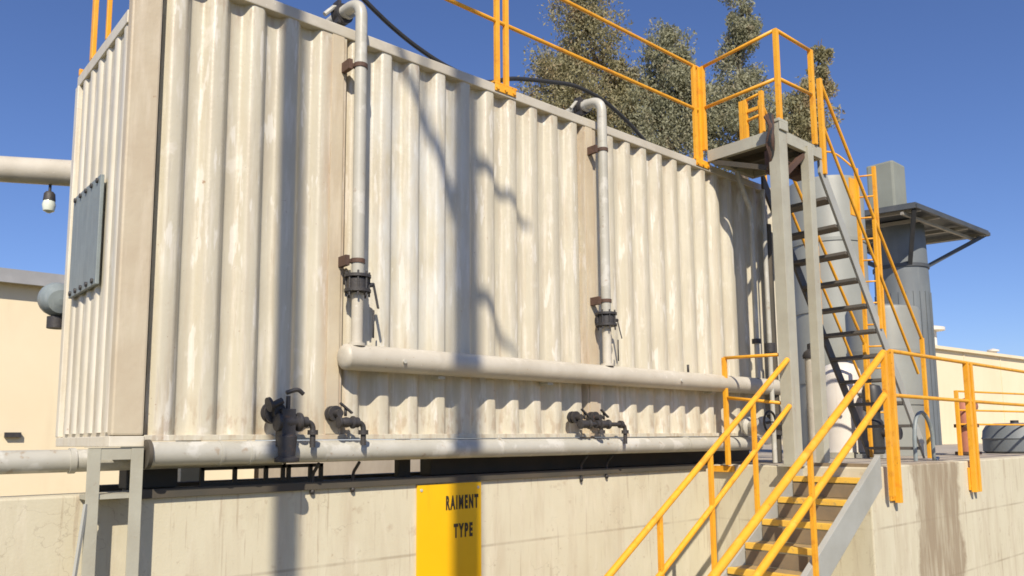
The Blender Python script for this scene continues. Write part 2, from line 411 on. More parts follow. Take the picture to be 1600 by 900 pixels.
# supporting steelwork under the tank
sup = thing('support_frame', (2.8, 0.6, GZ), 'dark steel support frame holding the cream tank over the wall top', 'support')
def ibeam_y(mb, xc, y0, y1, zt, zb, wd):
    mb.box(xc-wd/2, xc+wd/2, y0, y1, zt-0.02, zt); mb.box(xc-wd/2, xc+wd/2, y0, y1, zb, zb+0.02); mb.box(xc-0.02, xc+0.02, y0, y1, zb+0.02, zt-0.02)
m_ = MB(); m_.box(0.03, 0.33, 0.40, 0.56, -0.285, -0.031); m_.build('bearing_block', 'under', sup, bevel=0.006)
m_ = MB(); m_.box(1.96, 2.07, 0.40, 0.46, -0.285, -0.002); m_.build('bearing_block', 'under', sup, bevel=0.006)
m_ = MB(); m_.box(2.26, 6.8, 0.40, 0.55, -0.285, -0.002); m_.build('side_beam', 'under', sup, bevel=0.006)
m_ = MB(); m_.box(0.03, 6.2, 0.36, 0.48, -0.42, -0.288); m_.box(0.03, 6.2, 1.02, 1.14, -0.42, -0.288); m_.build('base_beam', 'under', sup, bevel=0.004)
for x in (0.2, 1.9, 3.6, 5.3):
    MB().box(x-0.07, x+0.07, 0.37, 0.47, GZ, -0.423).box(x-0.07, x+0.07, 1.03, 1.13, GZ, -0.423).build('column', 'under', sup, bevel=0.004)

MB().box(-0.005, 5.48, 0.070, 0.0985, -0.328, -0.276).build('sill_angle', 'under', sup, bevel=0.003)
rack = MB()
for z in (-0.175, -0.276): rack.box(0.44, 1.28, 0.31, 0.335, z-0.012, z+0.012)
for x in (0.45, 0.66, 0.87, 0.99, 1.03, 1.19, 1.27): rack.box(x-0.012, x+0.012, 0.31, 0.335, -0.264, -0.163)
for x in (0.5, 0.62, 0.74, 1.0): rack.box(x-0.008, x+0.008, 0.315, 0.33, -0.163, -0.09)
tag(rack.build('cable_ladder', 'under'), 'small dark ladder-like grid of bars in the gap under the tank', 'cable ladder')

# stand with two legs under the near end of the tank
st = thing('tank_stand', (-0.15, -0.02, GZ), 'grey steel stand with two legs under the left end of the tank', 'stand')
for xc in (-0.262, -0.045):
    l = MB(); l.box(xc-0.032, xc+0.032, -0.055, -0.045, GZ, -0.036); l.box(xc+0.022, xc+0.032, -0.045, 0.010, GZ, -0.036)
    l.build('leg', 'steel', st, bevel=0.002)
MB().box(-0.294, -0.013, -0.06, 0.03, -0.0335, -0.031).box(-0.23, -0.078, -0.052, -0.044, -0.10, -0.036).build('cross_bar', 'steel', st)
MB().bar((-0.29,-0.05,-0.33), (-0.40,-0.12,-1.3), 0.016, 0.016).build('brace', 'stringer', st)
MB().box(-0.29, -0.06, -0.044, 0.095, -0.31, -0.285).build('lower_bar', 'steel', st)

# ------------------------------------------------------------------ pipes on the tank
# long pipe under the tank
bp_ = thing('bottom_pipe', (3.0, -0.05, -0.08), 'long pale pipe running level under the bottom edge of the tank', 'pipe')
MB().tube([(0.015,-0.03,-0.074),(3.2,-0.03,-0.078),(6.30,-0.03,-0.080)], 0.070, 24).build('pipe_run', 'galv', bp_)
MB().disc((0.012,-0.03,-0.074), (1,0,0), 0.082, 0.022, 24).build('flange', 'under', bp_)
for x in (0.42, 0.60, 2.6, 5.0):
    MB().disc((x,-0.03,-0.075), (1,0,0), 0.0735, 0.02, 24).build('joint_ring', 'galv', bp_)
lp_ = thing('outer_pipe', (-2.0, 0.2, -0.09), 'pale pipe passing behind the stand legs and out at the left', 'pipe')
MB().tube([(-9.0,0.17,-0.12),(-0.3,0.17,-0.105),(0.9,0.17,-0.10)], 0.062, 20).build('pipe_run', 'galv', lp_)
MB().disc((-0.32,0.17,-0.105), (1,0,0), 0.070, 0.03, 20).build('joint_ring', 'galv', lp_)

# large header pipe half way up
hd = thing('header_pipe', (3.8, -0.1, 0.54), 'thick cream header pipe along the lower front of the tank', 'pipe')
hp = MB()
hp.tube([(1.215,-0.10,0.545),(3.8,-0.10,0.54),(6.75,-0.10,0.535)], 0.0875, 28)
hp.build('pipe_run', 'pipe', hd)
MB().lathe([(0.0876,0.0),(0.085,-0.012),(0.070,-0.028),(0.04,-0.038),(0.002,-0.041)], (1.2145,-0.10,0.545), (1,0,0), 24).build('end_cap', 'pipe', hd)
for x in (1.62, 4.75):
    MB().disc((x,-0.188,0.53), (0,1,0), 0.014, 0.02, 10).build('plug', 'galv', hd)
MB().tube([(4.98,-0.10,0.62),(4.98,-0.10,0.70)], 0.012, 8).build('nipple', 'dark', hd)
for x in (2.0, 3.1, 5.4):
    MB().box(x-0.03, x+0.03, -0.10, -0.004, 0.43, 0.452).build('bracket', 'steel', hd)

def riser(x, r, label, vz):
    t = thing('riser_pipe', (x, -0.12, 0.63), label, 'pipe', 'riser pipes up the tank front')
    y = -0.115
    top = [(x,y,vz+0.07),(x,y,2.0),(x,y,2.93)] + arc((x,y,2.95), (x,y,3.07), (x-0.02,y+0.12,3.07), 8) + [(x-0.03,y+0.22,3.065),(x-0.04,y+0.42,3.05)]
    MB().tube(top, r, 20).build('upper_pipe', 'galv', t)
    MB().tube([(x,y,0.62),(x,y,vz-0.06)], r*0.92, 20).build('lower_pipe', 'pipe', t)
    MB().disc((x,y,0.63), (0,0,1), r*1.35, 0.02).build('weld_collar', 'pipe', t)
    c = MB().disc((x-0.02,y+0.22,3.065), (0.1,-1,0), r*1.7, 0.035).disc((x-0.024,y+0.262,3.063), (0.1,-1,0), r*1.7, 0.03)
    c.box(x-0.075, x-0.05, y+0.20, y+0.28, 2.98, 3.15)
    c.build('coupling', 'dark', t)
    MB().disc((x-0.01,y+0.17,3.068), (0.1,-1,0), r*1.28, 0.03).build('clamp', 'galv', t)
    MB().tube([(x-0.16,y+0.24,3.02),(x-0.09,y+0.24,3.10),(x-0.05,y+0.24,3.11)], 0.016, 8).build('clamp_lever', 'galv', t)
    MB().disc((x,y,2.62), (0,0,1), r*1.10, 0.03).build('joint_ring', 'galv', t)
    for z in (2.59, 1.20):
        k = MB().box(x-0.085, x-r*0.8, y+0.01, -0.002, z-0.012, z+0.012).box(x-0.09, x-0.06, y+0.005, -0.004, z-0.035, z+0.035)
        k.disc((x,y,z), (0,0,1), r*1.15, 0.03)
        k.build('wall_bracket', 'rust', t)
    # butterfly valve
    v = MB()
    for dz in (0.055, -0.045):
        v.disc((x,y,vz+dz), (0,0,1), r*2.15, 0.020)
    v.disc((x,y,vz), (0,0,1), r*1.75, 0.07)
    for k in range(8):
        a = k*math.pi/4+0.3
        v.tube([(x+math.cos(a)*r*1.85, y+math.sin(a)*r*1.85, vz-0.085), (x+math.cos(a)*r*1.85, y+math.sin(a)*r*1.85, vz+0.085)], 0.007, 6)
    vb = v.build('valve_body', 'dark', t)
    hmb = MB().tube([(x+r*1.4,y-0.02,vz),(x+r*2.6,y-0.03,vz+0.005)], 0.016, 8)
    hmb.bar((x+r*2.5,y-0.03,vz+0.01), (x+r*3.0,y-0.06,vz-0.16), 0.022, 0.010)
    hn = hmb.build('valve_lever', 'dark', t)
    MB().tube([(x+r*2.6,y-0.03,vz-0.17),(x+r*2.6,y-0.03,vz-0.36)], 0.006, 6).build('lever_chain', 'dark', t)
    return t
riser(1.285, 0.042, 'pale riser pipe with a dark valve at the left end of the header pipe', 1.04)
riser(3.785, 0.044, 'pale riser pipe with a dark valve beside the second seam, right of the tree shadow', 1.03)

# drain valves along the bottom pipe
def drain_valve(x, big, label, drops):
    t = thing('drain_valve', (x, -0.12, 0.0), label, 'valve', 'drain valves along the bottom pipe')
    y = -0.12
    s = 1.0 if big else 0.72
    v = MB()
    v.tube([(x-0.06*s, 0.01, 0.17), (x-0.06*s, y-0.02, 0.17)], 0.035*s, 14)
    v.disc((x-0.06*s, -0.03, 0.17), (0,1,0), 0.07*s, 0.022)
    v.disc((x-0.06*s, -0.075, 0.17), (0,1,0), 0.07*s, 0.022)
    v.build('stub_flange', 'dark', t)
    v = MB()
    v.lathe([(r_*s*0.95, d_*s) for r_, d_ in ((0.03,-0.085),(0.062,-0.08),(0.062,-0.06),(0.04,-0.05),(0.052,0.0),(0.04,0.05),(0.062,0.06),(0.062,0.08),(0.03,0.085))], (x, y-0.02, 0.11), (1,0,0), 18)
    if big:
        v.box(x-0.06, x+0.03, y-0.06, y+0.03, -0.04, 0.19)
        v.lathe([(0.03,-0.16),(0.075,-0.155),(0.075,-0.13),(0.05,-0.12),(0.06,0.0),(0.04,0.02)], (x-0.01, y-0.03, 0.02), (0,0,1), 18)
    v.build('valve_body', 'dark', t, bevel=0.004)
    k = MB().tube([(x-0.005, y-0.02, 0.15), (x-0.005, y-0.02, 0.27 if big else 0.21)], 0.014*s, 10)
    if big:
        k.tube([(x-0.13,y-0.03,0.20),(x-0.05,y-0.03,0.24)], 0.022, 10)
        k.disc((x-0.13,y-0.03,0.215), (1,0,0.3), 0.045, 0.018)
        k.tube(curve([(x-0.02,y-0.02,0.29),(x+0.05,y-0.03,0.31),(x+0.09,y-0.03,0.285)], 5), 0.014, 8)
    else:
        k.bar((x-0.05,y-0.03,0.235), (x+0.035,y-0.035,0.17), 0.022, 0.012)
    k.build('handle', 'dark', t)
    for dx, zb in drops:
        q = MB().tube([(x+0.07*s, y-0.02, 0.11), (x+dx-0.05, y-0.02, 0.11)] + arc((x+dx-0.05,y-0.02,0.11), (x+dx,y-0.02,0.11), (x+dx,y-0.02,0.06), 6) + [(x+dx, y-0.02, zb)], 0.018, 12)
        q.disc((x+dx-0.055,y-0.02,0.11), (1,0,0), 0.034, 0.03, 12).disc((x+dx,y-0.02,0.045), (0,0,1), 0.033, 0.03, 12)
        q.build('outlet_elbow', 'dark', t)
    return t
drain_valve(0.80, True, 'largest dark drain valve cluster, left of the first seam on the bottom pipe', [(0.165, -0.05)])
drain_valve(1.20, False, 'small dark drain valve under the capped end of the header pipe', [(0.13, -0.04)])
drain_valve(3.46, False, 'dark drain valve whose outlet runs right to its twin below the second riser', [(0.20, 0.03)])
drain_valve(3.70, False, 'dark drain valve with a long drop pipe below the second riser', [(0.27, -0.06)])
for x, zb, lb in ((1.085,-0.36,'short thin drain tail on the wall top left of the other, by the dark grid'), (1.385,-0.36,'short thin drain tail at wall top between the dark grid and yellow sign'),
              (3.635,-0.385,'thin drain tail at wall top below the long drop pipe'), (3.965,-0.37,'thin drain tail at wall top right of the long drop pipe')):
    tl = thing('drain_tail', (x,0.08,zb), lb, 'drain pipe', 'thin drain tails at the wall top')
    MB().tube([(x,0.0,-0.155)] + arc((x,0.05,-0.20), (x,0.084,-0.22), (x,0.084,-0.27), 5) + [(x,0.084,zb)], 0.011, 8).build('tail_pipe', 'dark', tl)
    MB().disc((x,0.084,zb+0.02), (0,0,1), 0.0155, 0.025, 8).build('tail_nut', 'dark', tl)

# black hose looping over the parapet
hs = MB().tube(curve([(0.9,0.20,3.62),(1.25,0.16,3.40),(1.46,0.15,3.268),(1.70,0.15,3.145),(1.96,0.15,3.05),(2.25,0.14,2.98),(2.6,0.13,2.965),(2.93,0.14,3.10),(3.39,0.15,3.215),
                      (3.73,0.15,3.275),(4.08,0.15,3.25),(4.35,0.15,3.17),(4.56,0.15,3.08),(4.8,0.16,2.95),(5.0,0.18,2.75),(5.1,0.25,2.52)], 8), 0.019, 10)
tag(hs.build('rubber_hose', 'rubber'), 'black rubber hose looping along the top edge of the tank', 'hose')

# ------------------------------------------------------------------ sign
sg = thing('wall_sign', (2.215, 0.095, -0.34), 'tall yellow sign with black lettering on the concrete wall', 'sign')
MB().box(1.918, 2.512, 0.082, 0.098, -1.35, -0.335).build('sign_board', 'sign', sg, bevel=0.002)
for bx in (1.95, 2.48):
    MB().disc((bx,0.080,-0.375), (0,1,0), 0.011, 0.008, 8).build('bolt', 'galv', sg)
def lettering(txt, x, z, size, sx=1.0, bold=0.006, col='ink'):
    cu = bpy.data.curves.new('lettering', 'FONT')
    cu.body = txt; cu.size = size; cu.align_x = 'CENTER'; cu.extrude = 0.001; cu.offset = bold; cu.space_character = 1.42
    o = bpy.data.objects.new('lettering', cu); COL.objects.link(o)
    dg = bpy.context.evaluated_depsgraph_get()
    me = bpy.data.meshes.new_from_object(o.evaluated_get(dg))
    COL.objects.unlink(o); bpy.data.objects.remove(o)
    me.transform(Matrix.Translation((x, 0.080, z)) @ Matrix.Rotation(math.pi/2, 4, 'X') @ Matrix.Diagonal((sx, 1, 1, 1)))
    me.materials.clear(); me.materials.append(M[col])
    p = bpy.data.objects.new('lettering', me); COL.objects.link(p); adopt(p, sg)
lettering('RAIMENT', 2.325, -0.525, 0.135, 0.42, 0.0065)
lettering('TYPE', 2.335, -0.735, 0.135, 0.46, 0.0065)

# ------------------------------------------------------------------ railings
def posts_and_rails(t, posts, rails, pr=0.022, rr=0.017, post_shape='bar'):
    for pt in posts:
        a, c = pt[0], pt[1]
        m1 = MB()
        if post_shape == 'bar': m1.bar(a, c, pr*2, pr*2, (0,1,0))
        else: m1.tube([a, c], pr, 12)
        m1.build('post', 'orange', t, bevel=0.004 if post_shape == 'bar' else 0)
    for rl in rails:
        MB().tube([Vector(x) for x in rl], rr, 10).build('rail', 'orange', t)

# along the tank's front edge
tr = thing('tank_railing', (2.7, 0.03, H), 'orange pipe railing with paired posts along the tank top edge', 'railing')
ps = []
for x in (-0.06, 2.66, 2.76, 5.44, 5.52):
    ps.append(((x,0.035,H+0.01), (x,0.035,3.985)))
posts_and_rails(tr, ps, [[(-0.06,0.035,3.985),(2.7,0.035,3.985),(5.52,0.035,3.985)], [(-0.06,0.035,3.49),(2.7,0.035,3.485),(5.52,0.035,3.50)]], 0.020, 0.018)
for x in (2.71, 5.48):
    mb = MB().box(x-0.13, x+0.13, -0.018, 0.085, H+0.008, H+0.024).box(x-0.115, x+0.115, -0.020, -0.012, H-0.055, H+0.007)
    for dx in (-0.09, 0.0, 0.09): mb.disc((x+dx,-0.024,H-0.03), (0,1,0), 0.017, 0.014, 6)
    mb.build('base_plate', 'orange', tr, bevel=0.003)
# on the end of the tank
er = thing('end_railing', (-0.15, 0.8, 2.55), 'orange railing posts on the narrow left end of the tank', 'railing')
posts_and_rails(er, [((-0.165,0.93,2.552),(-0.165,0.93,3.60)), ((-0.165,0.90,2.552),(-0.165,0.90,3.60)), ((-0.165,0.55,2.552),(-0.165,0.55,3.60)), ((-0.165,1.22,2.552),(-0.165,1.22,2.60))],
                [[(-0.165,0.55,3.60),(-0.165,0.93,3.60)], [(-0.165,0.55,3.12),(-0.165,0.93,3.12)]], 0.014, 0.014)

# upper landing
lan = thing('access_landing', (5.95, -0.42, H), 'grey steel access landing on two columns at the right end of the tank', 'landing')
PX0, PX1, PY0, PY1, PT = 5.565, 6.44, -0.86, -0.02, 3.045
f = MB().box(PX0, PX0+0.05, PY0, PY1, PT-0.125, PT).box(PX1-0.05, PX1, PY0, PY1, PT-0.125, PT).box(PX0+0.05, PX1-0.05, PY0, PY0+0.05, PT-0.125, PT).box(PX0+0.05, PX1-0.05, PY1-0.05, PY1, PT-0.125, PT)
f.build('edge_frame', 'steel', lan, bevel=0.004)
MB().box(PX0+0.052, PX1-0.052, PY0+0.052, PY1-0.052, PT-0.03, PT-0.008).box(5.97,6.02,PY0+0.052,PY1-0.052,PT-0.11,PT-0.032).build('deck_plate', 'under', lan)
def column(xc, yc, w_, d_, zt):
    c = MB().box(xc-w_/2, xc+w_/2, yc-d_/2, yc-d_/2+0.012, SZ+0.013, zt).box(xc-w_/2, xc-w_/2+0.012, yc-d_/2+0.012, yc+d_/2, SZ+0.013, zt).box(xc+w_/2-0.012, xc+w_/2, yc-d_/2+0.012, yc+d_/2, SZ+0.013, zt)
    co = c.build('column', 'steel', lan, bevel=0.003)
    b2 = MB().box(xc-w_/2-0.04, xc+w_/2+0.04, yc-d_/2-0.04, yc+d_/2+0.04, SZ, SZ+0.012).build('base_plate', 'steel', None); adopt(b2, co)
column(5.575, -0.84, 0.15, 0.12, 3.08)
column(6.15, -0.84, 0.11, 0.09, 2.98)
MB().box(5.49, 5.66, -0.915, -0.765, 3.082, 3.115).box(5.495, 5.655, -0.918, -0.903, 3.0, 3.081).build('column_cap', 'steel', lan, bevel=0.006)
MB().bar((5.64,-0.82,2.55), (6.10,-0.82,2.90), 0.05, 0.05).build('knee_brace', 'rust', lan)
MB().bar((5.60,-0.86,2.62), (5.60,-0.10,2.90), 0.05, 0.05).build('knee_brace', 'under', lan)

lr = thing('landing_railing', (6.0, -0.85, PT), 'orange guard railing around the upper landing beside the trees', 'railing')
posts_and_rails(lr, [((5.60,-0.86,3.05),(5.60,-0.86,4.09)), ((6.30,-0.86,3.05),(6.30,-0.86,4.10)), ((5.55,0.0,3.05),(5.55,0.0,3.99))],
                [[(5.55,0.0,3.985),(5.60,-0.86,4.085)], [(5.60,-0.86,4.085),(6.30,-0.86,4.095)], [(5.55,0.0,3.52),(5.60,-0.86,3.57)], [(5.60,-0.86,3.57),(6.30,-0.86,3.60)]], 0.024, 0.019)
gt = thing('access_gate', (6.3, -0.1, PT), 'small orange gate frame at the back of the upper landing', 'gate')
posts_and_rails(gt, [((6.40,0.06,3.05),(6.40,0.06,3.86)), ((6.40,0.01,3.05),(6.40,0.01,3.86)), ((6.40,-0.20,3.05),(6.40,-0.20,3.90))],
                [[(6.40,0.06,3.85),(6.40,-0.20,3.88)], [(6.40,0.06,3.60),(6.40,-0.20,3.63)]], 0.024, 0.017)
MB().box(6.385, 6.415, -0.178, -0.014, 3.70, 3.735).build('latch_bar', 'orange', gt)

# chain hoist / junk on the landing column
ho = thing('cable_bundle', (5.50, -0.88, 3.0), 'dark rusty cable bundle and junction box hung beside the first landing column', 'cable bundle')
jb = MB().box(5.585, 5.70, -0.80, -0.68, 2.62, 2.86); jb.build('junction_box', 'rust', ho, bevel=0.01)
for i in range(11):
    ox, oy = 0.025*random.uniform(-1,1), 0.035*random.uniform(-1,1)
    x0 = 5.46 + 0.008*(i % 3)
    MB().tube(curve([(x0+ox, -0.82+oy, 3.14+0.03*random.random()), (x0-0.01+ox, -0.85, 3.02), (x0-0.005, -0.82+oy, 2.88), (5.53+ox, -0.80, 2.74+ox), (5.60+ox, -0.72, 2.66)], 5), 0.021, 7).build('cable', 'rust' if i % 2 else 'rubber', ho)
MB().box(6.18, 6.36, -0.80, -0.60, 2.72, 2.90).build('junction_box', 'rust', ho, bevel=0.01)
MB().tube([(5.70,-0.74,2.80),(6.18,-0.74,2.80)], 0.02, 8).build('conduit', 'rust', ho)

# vertical pipes under the landing
vp = [(6.02,-0.16,2.92,0.6,0.028,'galv','slim pale bent pipe dropping from under the landing'),]
t = thing('bent_pipe', (6.1,-0.12,0.6), 'slim pale bent pipe dropping down in the shade of the landing', 'pipe', 'vertical pipes below the landing')
MB().tube(curve([(5.99,-0.10,2.89),(6.02,-0.12,2.76),(6.10,-0.13,2.60),(6.18,-0.13,2.48),(6.19,-0.13,2.30)], 6)+[Vector((6.19,-0.13,0.62))], 0.028, 12).build('pipe_run', 'galv', t)
MB().disc((6.19,-0.13,1.02), (0,0,1), 0.05, 0.05).build('collar', 'dark', t)
t = thing('vent_pipe', (6.42,-0.2,0.0), 'slim pale upright pipe with dark collar, just left of the first landing column', 'pipe', 'vertical pipes below the landing')
MB().tube([(6.40,-0.16,SZ),(6.40,-0.16,2.2),(6.40,-0.16,2.75)], 0.026, 12).build('pipe_run', 'galv', t)
MB().disc((6.40,-0.16,0.96), (0,0,1), 0.06, 0.10).build('collar', 'dark', t)
t = thing('drop_pipe', (6.62,-0.1,SZ), 'dark upright pipe with a valve block behind the first landing column', 'pipe', 'vertical pipes below the landing')
MB().tube([(6.60,-0.08,SZ),(6.60,-0.08,2.4)], 0.045, 12).build('pipe_run', 'under', t)
MB().lathe([(0.05,-0.12),(0.10,-0.11),(0.10,-0.08),(0.06,-0.06),(0.085,0),(0.06,0.06),(0.10,0.08),(0.10,0.11),(0.05,0.12)], (6.60,-0.08,0.12), (0,0,1), 18).build('valve_body', 'dark', t)
t = thing('capped_pipe', (7.1,-0.3,SZ), 'thick beige upright pipe with a dark cap between the landing columns', 'pipe', 'vertical pipes below the landing')
MB().tube([(6.78,-0.45,SZ),(6.78,-0.45,0.84)], 0.085, 20).build('pipe_run', 'pipe', t)
MB().lathe([(0.10,0.0),(0.105,0.03),(0.09,0.07),(0.05,0.10),(0.05,0.16),(0.02,0.17)], (6.78,-0.45,0.843), (0,0,1), 18).build('cap', 'dark', t)
# header outlet cluster at right end of the bottom pipe
t = thing('outlet_valve', (6.0,-0.25,0.15), 'grey iron outlet valve near the right end of the bottom pipe behind the guard rail', 'valve')
MB().lathe([(0.04,-0.13),(0.10,-0.12),(0.10,-0.09),(0.06,-0.07),(0.08,0),(0.06,0.07),(0.10,0.09),(0.10,0.12),(0.04,0.13)], (5.95,-0.23,0.10), (0.3,1,0), 20).build('valve_body', 'galv', t)
ring = []
for k in range(25):
    a = 2*math.pi*k/24
    ring.append((5.93+0.11*math.cos(a), -0.40, 0.14+0.11*math.sin(a)))
MB().tube(ring, 0.012, 8).tube([(5.93,-0.40,0.14),(5.945,-0.25,0.12)], 0.014, 8).bar((5.82,-0.40,0.14),(6.04,-0.40,0.14),0.014,0.014).build('handwheel', 'dark', t)

# ------------------------------------------------------------------ upper stair
us = thing('upper_staircase', (7.7, -0.46, SZ), 'steep dark steel staircase with orange handrails going down from the upper landing', 'staircase')
def sz(x): return 2.86 - 1.375*(x-6.50)
def stringer(t, y, x0, x1, m_, name='stringer', hgt=0.15, th=0.03, fn=sz):
    dz = hgt
    mb = MB()
    vs = []
    for yy in (y-th/2, y+th/2):
        vs += [(x0,yy,fn(x0)-dz/2*1.2), (x1,yy,fn(x1)-dz/2*1.2), (x1,yy,fn(x1)+dz/2*1.2), (x0,yy,fn(x0)+dz/2*1.2)]
    mb.add(vs, [(0,1,2,3),(7,6,5,4),(0,4,5,1),(1,5,6,2),(2,6,7,3),(3,7,4,0)])
    return mb.build(name, m_, t, bevel=0.003)
xe = 6.50 + (2.86-SZ-0.10)/1.375
stringer(us, -0.80, 6.47, xe, 'stringer', hgt=0.17)
stringer(us, -0.12, 6.47, xe, 'dtread', hgt=0.17)
k = 0
z = 2.57
while z > SZ+0.1:
    x = 6.50 + (2.86 - z)/1.375
    MB().box(x-0.10, x+0.11, -0.782, -0.138, z-0.035, z).build('tread', 'dtread', us, bevel=0.003)
    z -= 0.272
for y in (-0.82, -0.10):
    MB().tube([(6.55,y,3.86),(7.6,y,2.63),(8.84,y,1.18)], 0.019, 10).build('handrail', 'orange', us)
    MB().tube([(6.55,y,3.38),(7.6,y,2.06),(8.66,y,0.74)], 0.017, 10).build('mid_rail', 'orange', us)
    MB().bar((6.55,y,sz(6.55)), (6.55,y,3.87), 0.05, 0.05, (0,1,0)).build('newel_post', 'orange', us, bevel=0.004)
    MB().bar((8.84,y,SZ), (8.84,y,1.19), 0.045, 0.045, (0,1,0)).build('newel_post', 'orange', us, bevel=0.004)
    MB().bar((7.70,y,sz(7.70)), (7.70,y,2.50), 0.036, 0.036, (0,1,0)).build('baluster', 'orange', us, bevel=0.003)

# ------------------------------------------------------------------ lower stair
ls = thing('lower_staircase', (4.2, -1.24, GZ), 'lower steel staircase with worn treads and orange handrails in front of the wall', 'staircase')
def lz(x): return -0.44 + 0.635*(x-5.42)
XB = 5.42 - (-0.44-GZ)/0.635
stringer(ls, -1.585, XB, 5.70, 'stringer', hgt=0.235, th=0.05, fn=lambda x: lz(x)-0.06)
stringer(ls, -0.895, XB, 5.70, 'stringer', hgt=0.20, th=0.05, fn=lambda x: lz(x)-0.06)
k = 0
while True:
    z = -0.375 - 0.175*k
    if z < GZ+0.12: break
    xf = 5.40 - 0.2756*k
    tr_ = MB().box(xf, xf+0.27, -1.555, -0.925, z-0.045, z-0.004).build('tread', 'tread', ls, bevel=0.003)
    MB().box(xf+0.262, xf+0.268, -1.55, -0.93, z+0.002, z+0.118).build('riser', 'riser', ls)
    nb = MB().box(xf-0.012, xf+0.05, -1.553, -0.927, z-0.046, z+0.003).build('nosing', 'yellow', None, bevel=0.003); adopt(nb, tr_)
    k += 1
# right (near) handrail, left (far) handrail
def rzr(x): return 0.745 + 0.60*(x-5.88)
def rzl(x): return 0.770 + 0.655*(x-5.58)
MB().tube([(5.88,-1.615,rzr(5.88)),(1.9,-1.615,rzr(1.9))], 0.033, 12).build('handrail', 'orange', ls)
MB().tube([(5.88,-1.615,rzr(5.88)-0.37),(1.9,-1.615,rzr(1.9)-0.37)], 0.031, 12).build('mid_rail', 'orange', ls)
MB().tube([(5.50,-0.87,rzl(5.50)),(1.9,-0.87,rzl(1.9))], 0.026, 12).build('handrail', 'orange', ls)
MB().tube([(5.50,-0.87,rzl(5.50)-0.44),(1.9,-0.87,rzl(1.9)-0.44)], 0.024, 12).build('mid_rail', 'orange', ls)
for x in (4.43, 2.9): MB().bar((x,-1.625,lz(x)-0.14), (x,-1.625,rzr(x)), 0.036, 0.036, (0,1,0)).build('post', 'orange', ls, bevel=0.004)
for x in (5.86,): MB().bar((x,-1.625,-0.55), (x,-1.625,0.75), 0.046, 0.046, (0,1,0)).build('post', 'orange', ls, bevel=0.004)
for x in (4.87, 4.19, 3.50, 2.8): MB().bar((x,-0.87,lz(x)-0.12), (x,-0.87,rzl(x)), 0.036, 0.036, (0,1,0)).build('post', 'orange', ls, bevel=0.004)

# guard at the head of the lower stair
gr = thing('stair_guard', (5.53, -0.45, SZ), 'short orange guard rail between the tank and the lower stair head', 'railing')
posts_and_rails(gr, [((5.53,-0.15,SZ),(5.53,-0.15,0.80)), ((5.53,-0.845,SZ-0.02),(5.53,-0.845,0.78))],
                [[(5.53,-0.15,0.795),(5.53,-0.845,0.775)], [(5.53,-0.15,0.39),(5.53,-0.845,0.30)]], 0.021, 0.017)
MB().box(5.55, 5.598, -0.18, 0.085, -0.36, -0.30).build('mounting_bracket', 'orange', gr)
MB().box(5.55, 5.598, -0.88, -0.81, -0.40, -0.30).build('mounting_bracket', 'orange', gr)

# railing along the wall to the right
wr = thing('wall_railing', (8.0, -1.6, SZ), 'orange railing bolted to the face of the concrete wall right of the lower stair', 'railing')
ps = []
for i, x in enumerate((6.05, 7.95, 8.06, 10.6, 10.7, 13.3, 13.4)):
    ps.append(((x,-1.60,-0.62),(x,-1.60,0.78)))
posts_and_rails(wr, ps, [[(6.05,-1.60,0.775),(9.0,-1.60,0.77),(13.4,-1.60,0.765)], [(6.05,-1.60,0.36),(9.0,-1.60,0.35),(13.4,-1.60,0.345)]], 0.026, 0.019)
for x in (6.05, 8.0, 10.65, 13.35):
    m_ = MB().box(x-0.09, x+0.09, -1.572, -1.552, -0.60, -0.36)
    for dx in (-0.065, 0.065): m_.disc((x+dx,-1.576,-0.56), (0,1,0), 0.014, 0.012, 6)
    m_.build('mounting_plate', 'orange', wr, bevel=0.003)

# railing further back on the slab
br = thing('rear_railing', (11.5, -0.4, SZ), 'thin railing standing further back on the slab at the right', 'railing')
posts_and_rails(br, [((10.75,-0.5,SZ-0.01),(10.75,-0.5,0.62)), ((12.9,-0.95,SZ-0.01),(12.9,-0.95,0.62)), ((15.0,-1.1,SZ-0.01),(15.0,-1.1,0.62))],
                [[(10.75,-0.5,0.61),(12.9,-0.95,0.60),(15.0,-1.1,0.60)], [(10.75,-0.5,0.34),(12.9,-0.95,0.33),(15.0,-1.1,0.33)], [(10.75,-0.5,0.14),(12.9,-0.95,0.13),(15.0,-1.1,0.13)]], 0.024, 0.014)

# ------------------------------------------------------------------ things standing on the slab at the right
t = thing('white_vessel', (9.25, 0.45, SZ), 'white upright vessel with domed top behind the staircases', 'tank')
MB().lathe([(0.27,0.06),(0.27,1.10),(0.25,1.19),(0.19,1.26),(0.10,1.295),(0.01,1.30)], (9.25,0.45,SZ), (0,0,1), 32).build('shell', 'white', t)
MB().lathe([(0.30,-0.012),(0.30,0.058),(0.28,0.059)], (9.25,0.45,SZ), (0,0,1), 32).build('base_ring', 'steel', t)
MB().tube([(9.25,0.19,0.55),(9.25,0.11,0.55)], 0.05, 14).build('nozzle', 'galv', t)
t = thing('pump', (9.35, -0.05, SZ), 'black upright pump beside the white vessel', 'pump')
MB().lathe([(0.10,0.0),(0.12,0.02),(0.12,0.42),(0.09,0.46),(0.09,0.56),(0.125,0.58),(0.125,0.84),(0.10,0.90),(0.03,0.92)], (9.10,-0.04,SZ+0.04), (0,0,1), 20).build('pump_body', 'rubber', t)
MB().box(8.92, 9.28, -0.22, 0.14, SZ-0.012, SZ+0.04).build('plinth', 'stringer', t, bevel=0.004)
MB().tube([(9.10,-0.14,0.02),(9.10,-0.36,0.02)], 0.05, 14).disc((9.10,-0.36,0.02),(0,1,0),0.085,0.025).build('nozzle', 'dark', t)
